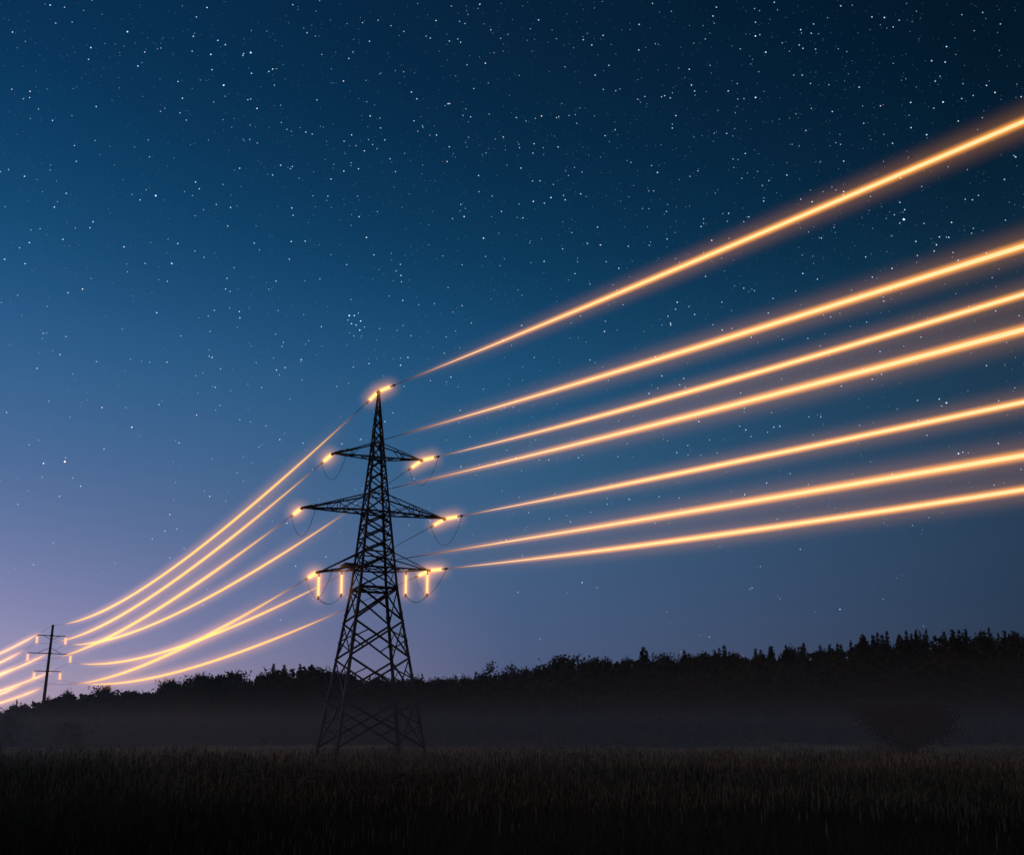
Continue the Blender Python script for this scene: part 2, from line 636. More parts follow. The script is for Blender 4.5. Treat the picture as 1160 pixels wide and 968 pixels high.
# ------------------------------------------------------------------ far concrete pole
D2 = Vector((-math.sin(R(31.4)), math.cos(R(31.4)), 0))      # the line's direction away from the pylon
D3 = Vector((-math.sin(R(40)), math.cos(R(40)), 0))          # beyond the pole the line turns a little
U2 = Vector((D2.y, -D2.x, 0))
FP = Vector((-105.0, 230, 0))
fpole = empty('utility_pole', FP, math.atan2(U2.y, U2.x))
tag(fpole, 'slender distant concrete pole with three crossarms rising behind the dark trees', 'pole')
LEAN = math.tan(R(2.0))
lx = lambda z: (z - 20) * LEAN
b = MB()
zs = [0, 6, 12, 18, 24, 27.4]
b.tube([(lx(z), 0, z) for z in zs], [.42, .38, .34, .3, .27, .25], 12)
b.build('shaft', pole_concrete, fpole, True)
FTIP = {}
for lvl, z, hl in (('top', 24.9, 3.05), ('middle', 20.85, 4.5), ('bottom', 16.85, 2.75)):
    b = MB()
    for j in (-.16, .16):
        b.bar((lx(z) - hl, j, z), (lx(z) + hl, j, z), .09, .16)
    zb = z - .9 if lvl == 'top' else z + 1.3
    if lvl != 'bottom':
        for s_ in (-1, 1):
            b.tube([(lx(zb), 0, zb), (lx(z) + s_ * hl * .25, 0, z + (zb - z) * .62), (lx(z) + s_ * hl * .55, 0, z)], .06, 6)
    b.box((lx(z), 0, z), (.75, .5, .3))
    b.build('crossarm', steel, fpole)
    for s_ in (-1, 1):
        FTIP[lvl, s_] = FP + U2 * (lx(z) + s_ * (hl - .05)) + Vector((0, 0, z - .1))
FPEAK = FP + U2 * lx(27.4) + Vector((0, 0, 27.3))

# ------------------------------------------------------------------ insulator strings
glass_hot = emit_mat('hot_insulator', (1.0, .60, .20), 1.6)
glass_warm = emit_mat('warm_insulator', (1.0, .56, .14), 1.5)
glass_cold = surface('cold_insulator', (.05, .045, .04), (.1, .09, .08), 6, .25)


def seg_dist(L):
    def fn(t, sp):
        dx = M('MAXIMUM', M('MAXIMUM', M('MULTIPLY', sp.outputs[0], -1.0, t), M('SUBTRACT', sp.outputs[0], L, t), t), 0.0, t)
        q = M('ADD', M('MULTIPLY', dx, dx, t), M('ADD', M('MULTIPLY', sp.outputs[1], sp.outputs[1], t), M('MULTIPLY', sp.outputs[2], sp.outputs[2], t), t), t)
        return M('SQRT', q, None, t)
    return fn


SL = 1.4
GLOW_R = 1.25
string_glow = glow_volume('string_glow', seg_dist(SL), 2.3, .34, .38, GLOW_R, .2)
pole_glow = glow_volume('pole_string_glow', seg_dist(SL), 2.6, .16, .5, GLOW_R, .25)


def string_prof(n, L, r):
    prof = [(0, .03)]
    p = L / n
    for k in range(n):
        x = k * p
        prof += [(x + p * .12, .035), (x + p * .3, .05), (x + p * .52, r), (x + p * .66, r * .96), (x + p * .72, .05), (x + p * .95, .035)]
    prof.append((L, .03))
    return prof


mb = MB(); mb.lathe_x(string_prof(9, SL, .105), 14)
me_hot = mb.mesh('discs', glass_hot, False)
me_cold = mb.mesh('discs', glass_cold, False)
mb = MB(); mb.lathe_x(string_prof(8, 1.3, .2), 12)
me_warm = mb.mesh('discs', glass_warm, False)
mb = MB()
mb.lathe_x([(-.32, .03), (-.3, .05), (-.12, .05), (-.02, .06), (0, .03)], 8)
me_cap = mb.mesh('hanger', steel_dark, True)
mb = MB()
mb.lathe_x([(SL, .03), (SL + .03, .06), (SL + .12, .055), (SL + .2, .03), (SL + .38, .028), (SL + .42, .085), (SL + .72, .075), (SL + .8, .03)], 8)
me_fit = mb.mesh('clamp', steel_dark, True)
mb = MB()
mb.lathe_x([(SL, .03), (SL + .03, .06), (SL + .1, .055), (SL + .14, .08), (SL + .26, .08), (SL + .3, .03)], 8)
me_fit_v = mb.mesh('clamp', steel_dark, True)
prof = []
for k in range(13):
    a = math.pi * k / 12
    x = -math.cos(a) * GLOW_R
    prof.append((x if x < 0 else x + SL, max(GLOW_R * math.sin(a), .01)))
mb = MB(); mb.lathe_x(prof, 16)
me_glow = mb.mesh('glow', string_glow, True)
me_glow_p = mb.mesh('glow', pole_glow, True)


def frame_on(name, p, q):
    """Empty at p whose local X points to q"""
    o = empty(name, p)
    o.rotation_euler = (Vector(q) - Vector(p)).to_track_quat('X', 'Z').to_euler()
    return o


def insulator(p, q, label, discs, fit, glow=None, group='insulator strings on the pylon'):
    d = (Vector(q) - Vector(p)).normalized()
    o = frame_on('insulator_string', Vector(p) + d * .3, q)
    tag(o, label, 'insulator', group)
    link('discs', discs, o)
    link('hanger', me_cap, o)
    link('clamp', fit, o)
    if glow:
        link('glow', glow, o)
    return o


# ------------------------------------------------------------------ wires
DR = Vector((math.sin(R(38)), -math.cos(R(38)), 0))      # right-hand span: past the camera's right side
STR = 2.55                                               # a string with its fittings, tip to wire


def wire(start, d, length, c1, c2, label, group, r_fn, core_mat, glow_mat, r_glow, lit_from, lit_to, name='power_line'):
    """one conductor; local X runs level along the span, the sag is z = c1 x + c2 x^2"""
    o_frame = start
    rz = math.atan2(d.y, d.x)
    n = max(24, int(length / 2.2))
    xs = [length * i / n for i in range(n + 1)]
    b = MB()
    b.tube([(x, 0, c1 * x + c2 * x * x) for x in xs], [r_fn(x) for x in xs], 10)
    o = b.build(name, core_mat, None, True)
    o.location = o_frame
    o.rotation_euler = (0, 0, rz)
    tag(o, label, 'power line', group)
    if glow_mat:
        b = MB()
        xs = [x for x in xs if lit_from <= x <= lit_to]
        b.tube([(x, 0, c1 * x + c2 * x * x) for x in xs], r_glow * 1.03, 16)
        b.build('glow', glow_mat, o, True)
    return o


def sag_dist(c1, c2):
    def fn(t, sp):
        z = M('SUBTRACT', sp.outputs[2], M('MULTIPLY', sp.outputs[0], M('ADD', M('MULTIPLY', sp.outputs[0], c2, t), c1, t), t), t)
        return M('SQRT', M('ADD', M('MULTIPLY', sp.outputs[1], sp.outputs[1], t), M('MULTIPLY', z, z, t), t), None, t)
    return fn


def lit_fn(ri, ro=None):
    def fn(t, sp):
        f = smooth(t, sp.outputs[0], *ri)
        if ro:
            f = M('MULTIPLY', f, M('SUBTRACT', 1.0, smooth(t, sp.outputs[0], *ro), t), t)
        return f
    return fn


ARMN = {'top': 'top crossarm', 'middle': 'middle crossarm', 'bottom': 'bottom crossarm'}
SIDE = {-1: 'left', 1: 'right'}
# per wire: slope and curvature fitted to the real sag, and the distance over which the light builds up
RIGHT = {('peak', 0): (-.0646, .00019, (.3, 9)), ('top', -1): (-.0934, .00028, (6, 17)), ('top', 1): (-.0923, .00057, (-1, 5)), ('middle', -1): (-.0839, .00031, (10, 22)),
         ('middle', 1): (-.0653, .00019, (-1, 5)), ('bottom', -1): (-.0566, .00008, (10, 21)), ('bottom', 1): (-.0752, .00043, (-1, 5))}
SAG_L = {('peak', 0): .00053, ('top', -1): .000485, ('top', 1): .000485, ('middle', -1): .00039, ('middle', 1): .000476, ('bottom', -1): .00048, ('bottom', 1): .000469}
RAMP_L = {('peak', 0): (1, 10), ('top', -1): (0, 8), ('top', 1): (10, 20), ('middle', -1): (0, 9), ('middle', 1): (19, 29), ('bottom', -1): (0, 9), ('bottom', 1): (12, 24)}
FADE_L = {('peak', 0): (148, 166), ('top', -1): (126, 148), ('top', 1): (160, 176), ('middle', -1): (110, 130), ('middle', 1): (155, 173), ('bottom', -1): (98, 120), ('bottom', 1): (132, 154)}
CLAMP = {}
for (lvl, sgn), (c1, c2, ri) in RIGHT.items():
    tip = PEAK if lvl == 'peak' else TIP[lvl, sgn]
    what = 'topmost glowing wire from the pylon peak' if lvl == 'peak' else 'glowing wire from the %s end of the %s' % (SIDE[sgn], ARMN[lvl])
    # ---- right-hand span
    st = tip + DR * STR + Vector((0, 0, c1 * STR + c2 * STR * STR))
    insul_end = tip + DR * STR + Vector((0, 0, c1 * STR))
    k1, k2 = c1 + 2 * c2 * STR, c2
    rad = lambda x, ri=ri: .022 + .048 * min(1, max(0, (x - ri[0]) / 40))
    cm = wire_core('conductor', ri, None, 1.1, (1.0, .62, .34))
    gm = glow_volume('wire_glow', sag_dist(k1, k2), 6.0, .19, .31, 1.2, .008, lit_fn((ri[0], ri[1] + 22)))
    wire(st, DR, 118, k1, k2, what + ' rising to the right', 'power lines on the right', rad, cm, gm, 1.2, max(0, ri[0] - 1), 200)
    hidden = sgn < 0
    if lvl != 'peak':
        insulator(tip, insul_end, ('unlit insulator string running right behind the %s end of the %s' if hidden else 'glowing insulator string pointing right off the %s end of the %s') % (SIDE[sgn], ARMN[lvl]),
                  me_cold if hidden else me_hot, me_fit, None if hidden else me_glow)
    else:
        insulator(tip, insul_end, 'glowing insulator string slanting up right from the pylon peak', me_hot, me_fit, me_glow)
    # ---- left-hand span to the far pole
    end = FPEAK if lvl == 'peak' else FTIP[lvl, sgn] - Vector((0, 0, 1.75))
    dd = end - tip
    Lh = math.hypot(dd.x, dd.y)
    d = Vector((dd.x / Lh, dd.y / Lh, 0))
    k = SAG_L[lvl, sgn]
    s1 = dd.z / Lh - k * Lh
    drop = 0.0 if lvl == 'peak' else .25
    st = tip + d * STR + Vector((0, 0, s1 * STR + k * STR * STR))
    insul_end = st + Vector((0, 0, -.02))
    k1 = s1 + 2 * k * STR
    ri = RAMP_L[lvl, sgn]
    Lw = Lh - STR
    ro = FADE_L[lvl, sgn]
    rad = lambda x, ri=ri, ro=ro: .022 + .052 * min(1, max(0, (x - ri[0]) / 40)) * min(1, max(0, (ro[1] - x) / 30))
    cm = wire_core('conductor', ri, ro, 1.15, (1.0, .57, .10))
    gm = glow_volume('wire_glow', sag_dist(k1, k), 3.0, .10, .26, 1.5, .008, lit_fn((ri[0], ri[1] + 18), (ro[0] - 45, ro[1])))
    wire(st, d, Lw, k1, k, what + ' sagging to the left', 'power lines on the left', rad, cm, gm, 1.5, max(0, ri[0] - 1), ro[1] + 2)
    if lvl != 'peak':
        insulator(tip, insul_end, 'glowing insulator string pointing left off the %s end of the %s' % (SIDE[sgn], ARMN[lvl]), me_hot, me_fit, me_glow)
    else:
        insulator(tip, insul_end, 'glowing insulator string slanting down left from the pylon peak', me_hot, me_fit, me_glow)
    CLAMP[lvl, sgn] = (tip + (st - tip) * .93, tip + (tip + DR * STR + Vector((0, 0, c1 * STR)) - tip) * .93)
    # ---- next span beyond the far pole
    c1f, c2f = -.10, .00048
    r0 = 7 if sgn <= 0 else 10
    rad = lambda x: .022 + .03 * min(1, max(0, (x - r0) / 25))
    cm = wire_core('conductor', (r0, r0 + 14), None, 1.0, (1.0, .62, .22))
    gm = glow_volume('wire_glow', sag_dist(c1f, c2f), 2.2, .15, .34, 1.7, .008, lit_fn((r0, r0 + 16)))
    wfar = 'distant earth wire glowing beyond the pole top' if lvl == 'peak' else 'distant wire glowing beyond the far pole from the %s end of its %s' % (SIDE[sgn], ARMN[lvl])
    wire(end, D3, 175, c1f, c2f, wfar, 'power lines beyond the far pole', rad, cm, gm, 1.7, r0, 400)

for (lvl, sgn), p in FTIP.items():
    insulator(p, p - Vector((0, 0, 1)), 'small glowing insulator hanging from the %s end of the far pole\'s %s' % (SIDE[sgn], ARMN[lvl]), me_warm, me_fit_v, me_glow_p, 'insulators on the far pole')

# hanging strings that hold the jumper loops off the bottom arms
HANG = {}
for sgn, along in ((-1, (-4.15, -2.45)), (1, (2.5, 4.2))):
    for k, a in enumerate(along):
        fr = (abs(a) - half(14.1)) / (abs(ARM['bottom'][2 if sgn < 0 else 4]) - half(14.1))
        zt = 14.1 + ((ARM['bottom'][3] if sgn < 0 else ARM['bottom'][5]) - 14.1) * fr
        p = PB + U * a + Vector((0, 0, zt - .05))
        outer = abs(a) > 3
        insulator(p, p - Vector((0, 0, 1)), 'glowing insulator string hanging straight down %s the %s bottom crossarm' % ('near the tip of' if outer else 'by the body under', SIDE[sgn]), me_hot, me_fit_v, me_glow)
        HANG.setdefault(sgn, []).append(p - Vector((0, 0, .3 + SL + .2)))

for (lvl, sgn), (a, c) in CLAMP.items():
    if lvl == 'peak':
        continue
    b = MB()
    if lvl == 'bottom':
        outer, inner = sorted(HANG[sgn], key=lambda q: -abs((q - PB).dot(U)))
        stops = [a, outer, inner, outer + (c - a).normalized() * .25, c] if False else [a, outer + V * .12, inner, outer - V * .12, c]
        sags = [.3, .5, .5, .3]
    else:
        stops, sags = [a, c], [1.75 if lvl == 'top' else 1.9]
    pts = []
    for s0, s1, sg in zip(stops[:-1], stops[1:], sags):
        for i in range(17):
            tt = i / 16
            pts.append(s0.lerp(s1, tt) - Vector((0, 0, sg * 4 * tt * (1 - tt))))
    clean = [pts[0]]
    for p in pts[1:]:
        if (p - clean[-1]).length > .02:
            clean.append(p)
    b.tube(clean, .016, 6)
    o = b.build('jumper_wire', steel_dark, None, True)
    tag(o, ('thin dark jumper cable looping %s the %s end of the %s' % ('through strings under' if lvl == 'bottom' else 'below', SIDE[sgn], ARMN[lvl])), 'cable', 'jumper cables on the pylon')


# ------------------------------------------------------------------ trees
def leaf_quads(cent, size, rs, flat=0.0):
    """randomly turned leaf-clump faces at the given centres"""
    n = len(cent)
    a = rs.normal(size=(n, 3))
    if flat:
        a[:, 2] *= 1 - flat
    a /= np.linalg.norm(a, axis=1)[:, None] + 1e-9
    b = rs.normal(size=(n, 3))
    b -= a * (a * b).sum(1)[:, None]
    b /= np.linalg.norm(b, axis=1)[:, None] + 1e-9
    s = size * rs.uniform(.6, 1.4, (n, 1))
    a = a * s
    b = b * s * .62
    v = np.stack([cent - a, cent - b * .9 + a * .1, cent + a, cent + b * .9 + a * .1], 1)
    return v.reshape(-1, 3), np.arange(4 * n).reshape(-1, 4)


def tints(n, rs, lo=.6, hi=1.5, per=4):
    k = rs.uniform(lo, hi, n)
    w = rs.uniform(-.12, .12, n)
    c = np.stack([k * (1 + w), k, k * (1 - w), np.ones(n)], 1)
    return np.repeat(c, per, 0)


def broadleaf(seed, h, w, n, size, base=.16, spire=0.0, loose=.8):
    """(crown vertices, faces, tints), trunk builder; h = height, w = crown width"""
    rs = np.random.default_rng(seed)
    tr = MB()
    lean = rs.uniform(-.03, .03, 2)
    top = np.array([lean[0] * h, lean[1] * h, h * .9])
    path = [tuple(top * t + np.array([rs.normal() * .02 * h * t, rs.normal() * .02 * h * t, 0]) * (0 < t < 1)) for t in np.linspace(0, 1, 7)]
    tr.tube(path, [h * .022 * (1 - .88 * t) for t in np.linspace(0, 1, 7)], 7)
    cents = []
    nl = int(rs.integers(15, 22))
    for i in range(nl):
        t = base + (1 - base) * (i + rs.uniform(0, .8)) / nl
        z0 = t * h * .86
        a = i * 2.4 + rs.uniform(-.5, .5)
        env = math.sin(math.pi * min(1, .12 + .88 * (t - base) / (1 - base)) ** (.8 + spire)) ** .75 + .12
        L = w * .5 * env * rs.uniform(.6, 1.15)
        d = np.array([math.cos(a), math.sin(a), rs.uniform(.25, .8)])
        p0 = np.array([lean[0] * z0, lean[1] * z0, z0])
        p1 = p0 + d * L
        tr.tube([tuple(p0), tuple((p0 + p1) / 2 + np.array([0, 0, .04 * L])), tuple(p1)], [h * .008, h * .005, h * .002], 5, False)
        m = int(n / nl * rs.uniform(.6, 1.4))
        u = rs.uniform(.25, 1.1, m) ** .8
        r = (.16 + .13 * rs.random()) * w * loose
        c = p0 + np.outer(u, d * L) + rs.normal(size=(m, 3)) * r * np.array([.62, .62, .42])
        cents.append(c)
    m = n // 22
    cents.append(top * rs.uniform(.8, 1.04, (m, 1)) + rs.normal(size=(m, 3)) * np.array([.13 * w, .13 * w, .025 * h]))
    c = np.concatenate(cents)
    c = c[c[:, 2] > .03 * h]
    c = c[c[:, 2] < h * (1.04 - .05 * rs.random(len(c)))]
    v, f = leaf_quads(c, size, rs)
    return v, f, tints(len(c), rs), tr


def conifer(seed, h, w, n, size):
    rs = np.random.default_rng(seed)
    tr = MB()
    tr.tube([(0, 0, 0), (.02 * h * rs.normal() * .3, 0, h * .5), (0, 0, h * .985)], [h * .018, h * .011, .02], 7)
    cents = []
    nw = int(h * 4)
    for i in range(nw):
        t = .06 + .93 * i / nw
        for q in range(int(rs.integers(4, 7))):
            a = rs.uniform(0, 6.283)
            L = w * .5 * (1 - t) ** .8 * rs.uniform(.6, 1.2) + .12
            z0 = min(.985, t + rs.normal() * .012) * h
            m = max(3, int(n / (nw * 5) * (.4 + 1.4 * (1 - t))))
            u = rs.uniform(.08, 1.0, m)
            c = np.stack([math.cos(a) * L * u, math.sin(a) * L * u, z0 - L * .32 * u + .1 * L * u * u], 1) + rs.normal(size=(m, 3)) * (.05 + .12 * (1 - t))
            cents.append(c)
            if i % 3 == 0:
                tr.tube([(0, 0, z0), (math.cos(a) * L * .9, math.sin(a) * L * .9, z0 - L * .25)], [.035, .01], 4, False)
    c = np.concatenate(cents)
    v, f = leaf_quads(c, size * (1.1 - .55 * np.clip(c[:, 2:3] / h, 0, 1) ** 2), rs, .3)
    return v, f, tints(len(c), rs), tr


KINDS = {}


def proto(key, kind, made, leafmat):
    v, f, tcol, tr = made
    KINDS[key] = (np_mesh('crown', v, f, leafmat, {'tint': tcol}), tr.mesh('trunk', bark, True), float(v[:, 2].max()), kind)


proto('b1', 'leafy', broadleaf(1, 12, 8.0, 3200, .30), leaf_dark)
proto('b2', 'leafy', broadleaf(2, 12, 6.5, 2800, .28), leaf_dark)
proto('b3', 'leafy', broadleaf(3, 12, 9.5, 3600, .32, .1), leaf_dark)
proto('b4', 'leafy', broadleaf(4, 12, 5.0, 2300, .26, .2, .4), leaf_dark)
proto('c1', 'conifer', conifer(5, 12, 5.4, 2900, .26), leaf_needle)
proto('c2', 'conifer', conifer(6, 12, 6.6, 3200, .28), leaf_needle)
proto('c3', 'conifer', conifer(7, 12, 4.6, 2500, .24), leaf_needle)
proto('s1', 'spindly', broadleaf(8, 12, 3.6, 420, .22, .35, .2), leaf_dark)
proto('s2', 'spindly', broadleaf(9, 12, 4.4, 520, .22, .3, .2), leaf_dark)
proto('bush', 'bush', broadleaf(21, 5.6, 10.5, 15000, .13, .03, 0, .5), leaf_brown)
proto('sap', 'sapling', broadleaf(22, 5, 3.2, 900, .13, .15), leaf_dark)
proto('sap2', 'sapling', broadleaf(23, 4, 4.2, 900, .13, .1), leaf_dark)


def tree(key, x, y, h, label, group=None, width=1.0, sink=.15):
    crown, trunk, h0, kind = KINDS[key]
    o = empty('conifer_tree' if kind == 'conifer' else 'bush' if kind == 'bush' else 'tree', (x, y, float(ground_z(x, y)) - sink), rnd.uniform(0, 6.28))
    s = h / h0
    o.scale = (s * width, s * width, s)
    tag(o, label, 'bush' if kind == 'bush' else 'tree', group)
    link('trunk', trunk, o)
    link('crown', crown, o)
    return o


ZONES = [(-112, 'low dark tree at the far left end of the wood, left of the distant pole', 'trees at the far left of the wood'),
         (-98, 'low dark tree of the wood crowding round the foot of the distant pole', 'trees round the distant pole'),
         (-58, 'dark leafy treetop of the wood between the distant pole and the pylon', 'trees between the pole and the pylon'),
         (-37, 'dark tree of the taller clump rising just left of the pylon legs', 'trees of the clump left of the pylon'),
         (0, 'small dark treetop on the low dip of the skyline right of the pylon', 'trees in the dip right of the pylon'),
         (40, 'dark tree where the skyline steps up in the middle of the picture', 'trees on the middle of the skyline'),
         (80, 'dark treetop on the even ridge climbing right of centre', 'trees on the climbing ridge'),
         (400, 'dark treetop along the hill crest at the right', 'trees on the hill crest')]
x = -134.0
while x < 136:
    y = rnd.uniform(226, 243)
    top = top_at(x, y)
    if x < -98:
        key = rnd.choice(['b2', 'b4', 'b2', 'c3']); step = rnd.uniform(1.5, 2.6); j = rnd.uniform(-1.3, .5)
    elif x < -34:
        key = rnd.choice(['b1', 'b3', 'b2', 'b4', 'b1', 'c2']); step = rnd.uniform(1.6, 3.4); j = rnd.uniform(-2.0, .7)
    elif x < -2:
        key = rnd.choice(['b2', 'b4', 'c1', 'b4']); step = rnd.uniform(1.0, 1.9); j = rnd.uniform(-.7, .3)
    elif x < 40:
        key = rnd.choice(['b1', 'b2', 'b4', 'b3', 'c1']); step = rnd.uniform(1.3, 2.6); j = rnd.uniform(-1.8, 1.0)
    else:
        key = rnd.choice(['c1', 'c2', 'c2', 'c1', 'c3', 'b4', 'b2']); step = rnd.uniform(.75, 1.35); j = rnd.uniform(-.6, .45) + (.25 if key[0] == 'c' else -.3)
        if rnd.random() < .1:
            j += rnd.uniform(.3, .9)
    zone = next(z for z in ZONES if x < z[0])
    h = max(5.0, top + j - float(ground_z(x, y)))
    tree(key, x, y, h, zone[1], zone[2], rnd.uniform(.6, .85) if h > 12 else rnd.uniform(.75, 1.05))
    x += step
for key, px, extra, lab in (('s1', -4.4, 2.2, 'spindly tree poking above the skyline, left one of the pair right of the pylon'),
                            ('s2', -.4, 1.9, 'spindly tree with a ragged top, right one of the pair right of the pylon'),
                            ('c2', 29.5, 1.2, 'pointed tree standing above its neighbours in mid skyline')):
    y = 228
    tree(key, px, y, top_at(px, y) + extra - float(ground_z(px, y)), lab)
tree('bush', 36.9, 96, 5.2, 'wide brownish bush standing alone in the meadow at the right', None, .92)
tree('sap', -64.0, 130, 5.2, 'faint dark young tree in the mist at the far left edge of the meadow')
tree('sap2', -55.8, 130, 4.4, 'low rounded young tree in the mist below the distant pole')

# the body of the wood below the skyline: one mass nobody could count
rs = np.random.default_rng(44)
cs = []
for row, yy in enumerate(np.arange(184, 252, 6.5)):
    for xx in np.arange(-175, 176, 3.4):
        x0, y0 = xx + rs.uniform(-1.6, 1.6), yy + rs.uniform(-2.5, 2.5)
        gz = float(ground_z(x0, y0))
        tmax = top_at(x0, y0) - rs.uniform(1.5, 4.0)
        hh = min(max(3.5, tmax - gz), 13 + rs.uniform(-2, 2))
        m = 150
        u = rs.random(m)
        rad = 2.3 * (1 - u * u * .75)
        an = rs.uniform(0, 6.283, m)
        rr_ = np.sqrt(rs.random(m)) * rad
        cs.append(np.stack([x0 + np.cos(an) * rr_, y0 + np.sin(an) * rr_, gz + hh * u], 1))
c = np.concatenate(cs)
v, f = leaf_quads(c, .62, rs)
wood = link('woodland', np_mesh('woodland', v, f, leaf_dark, {'tint': tints(len(c), rs)}))
tag(wood, 'dense dark wood covering the hillside behind the meadow', 'woodland', kind='stuff')

# ------------------------------------------------------------------ meadow grass
def blades(n, y0, y1, hmin, hmax, wid, rs, head=False, power=1.0):
    y = y0 + (y1 - y0) * rs.random(n) ** power
    x = rs.uniform(-1, 1, n) * (.60 * y + 3)
    patch = .5 + .25 * np.sin(x * .55 + 1.7 * np.sin(y * .23)) + .25 * np.sin(y * .61 + 1.9 * np.sin(x * .31))
    patch2 = .5 + .5 * np.sin(x * .17 + y * .09 + 2 * np.sin(x * .05))
    h = (hmin + (hmax - hmin) * rs.random(n) ** 1.4) * (.35 + .85 * patch)
    z = ground_z(x, y) - .02
    a = rs.uniform(0, 6.283, n)
    lean = rs.normal(0, .42, n) * h
    la = rs.uniform(0, 6.283, n)
    w = wid * (1 + np.maximum(0, y - 18) / 26) * rs.uniform(.6, 1.4, n)
    dx, dy = np.cos(a) * w / 2, np.sin(a) * w / 2
    lx_, ly_ = np.cos(la) * lean, np.sin(la) * lean
    V_ = np.zeros((n, 6, 3))
    for k, (t, wf) in enumerate(((0, 1.0), (.55, .8), (1.0, .12))):
        bx, by, bz = x + lx_ * t * t, y + ly_ * t * t, z + h * t
        V_[:, 2 * k] = np.stack([bx - dx * wf, by - dy * wf, bz], 1)
        V_[:, 2 * k + 1] = np.stack([bx + dx * wf, by + dy * wf, bz], 1)
    base = np.arange(n)[:, None] * 6
    F = np.concatenate([base + [0, 1, 3, 2], base + [2, 3, 5, 4]])
    k = rs.uniform(.45, 1.35, n) * (.6 + .7 * patch)
    s = np.clip(patch2 * .7 + rs.uniform(0, .5, n), 0, 1)
    col = np.stack([k * (.72 + .55 * s), k * (.95 + .12 * s), k * (.75 + .05 * s), np.ones(n)], 1)
    return V_.reshape(-1, 3), F, np.repeat(col, 6, 0), (x + lx_, y + ly_, z + h, col)


rs = np.random.default_rng(5)
v1, f1, c1, _ = blades(190000, 8, 44, .25, .72, .010, rs, power=1.5)
v2, f2, c2, _ = blades(130000, 19, 178, .3, .72, .013, rs, power=1.25)
v3, f3, c3, heads = blades(14000, 9, 60, .75, 1.15, .007, rs)
# seed heads: a slim spindle on each tall stalk
hx, hy, hz, hc = heads
n = len(hx)
hw = rs.uniform(.005, .011, n) * (1 + np.maximum(0, hy - 18) / 40)
hl = rs.uniform(.1, .3, n)
pts = []
for (ddx, ddy, t) in ((0, 0, -.5), (1, 0, 0), (0, 1, 0), (-1, 0, 0), (0, -1, 0), (0, 0, .5)):
    pts.append(np.stack([hx + ddx * hw, hy + ddy * hw, hz + t * hl], 1))
v4 = np.stack(pts, 1).reshape(-1, 3)
b6 = np.arange(n)[:, None] * 6
f4 = np.concatenate([b6 + [0, 2, 1, 1], b6 + [0, 3, 2, 2], b6 + [0, 4, 3, 3], b6 + [0, 1, 4, 4], b6 + [5, 1, 2, 2], b6 + [5, 2, 3, 3], b6 + [5, 3, 4, 4], b6 + [5, 4, 1, 1]])
tri4 = f4[:, :3]
c4 = np.repeat(hc * np.array([2.2, 2.1, 2.0, 1]), 6, 0)
vv, ff, cc, off = [], [], [], 0
for a, b_, c_ in ((v1, f1, c1), (v3, f3, c3)):
    vv.append(a); ff.append(b_ + off); cc.append(c_); off += len(a)
gr = link('meadow_grass', np_mesh('meadow_grass', np.concatenate(vv), np.concatenate(ff), blade_mat, {'tint': np.concatenate(cc)}))
tag(gr, 'tall dark meadow grass in the foreground', 'grass', kind='stuff')
dg = link('dry_grass', np_mesh('dry_grass', v2, f2, dry_mat, {'tint': c2}))
tag(dg, 'paler dry grass at the back of the meadow', 'grass', kind='stuff')
sh = link('seed_heads', np_mesh('seed_heads', v4, tri4, blade_mat, {'tint': c4}))
tag(sh, 'seed heads on the tall meadow grass', 'grass', kind='stuff')

# clumps of rank weeds standing above the dry grass, unevenly spread
cl = []
for q in range(420):
    y = 24 + 140 * rs.random() ** 1.1
    x = rs.uniform(-1, 1) * (.6 * y + 3)
    if math.sin(x * .13 + 1.1) + math.sin(y * .17 + x * .05) < rs.uniform(-.6, 1.2):
        continue
    m = int(rs.integers(60, 220))
    sp = rs.uniform(.25, 1.1) * (1 + y / 90)
    hh = rs.uniform(.75, 1.3)
    c = np.stack([x + rs.normal(0, sp, m), y + rs.normal(0, sp, m), np.zeros(m)], 1)
    c[:, 2] = ground_z(c[:, 0], c[:, 1]) + hh * rs.random(m) ** .8 * np.exp(-((c[:, 0] - x) / (1.6 * sp)) ** 2)
    cl.append(c)
c = np.concatenate(cl)
a1 = rs.normal(size=(len(c), 3)) * np.array([.35, .35, 1.0])
a1 /= np.linalg.norm(a1, axis=1)[:, None]
s1 = (.05 + .0011 * c[:, 1:2]) * rs.uniform(.6, 1.5, (len(c), 1))
w1 = np.cross(a1, rs.normal(size=(len(c), 3)))
w1 /= np.linalg.norm(w1, axis=1)[:, None]
wv = np.stack([c - a1 * s1, c - w1 * s1 * .22, c + a1 * s1, c + w1 * s1 * .22], 1).reshape(-1, 3)
wd = link('weeds', np_mesh('weeds', wv, np.arange(len(wv)).reshape(-1, 4), dry_mat, {'tint': tints(len(c), rs, .25, .8)}))
tag(wd, 'uneven clumps of rank weeds in the dark meadow', 'weeds', kind='stuff')

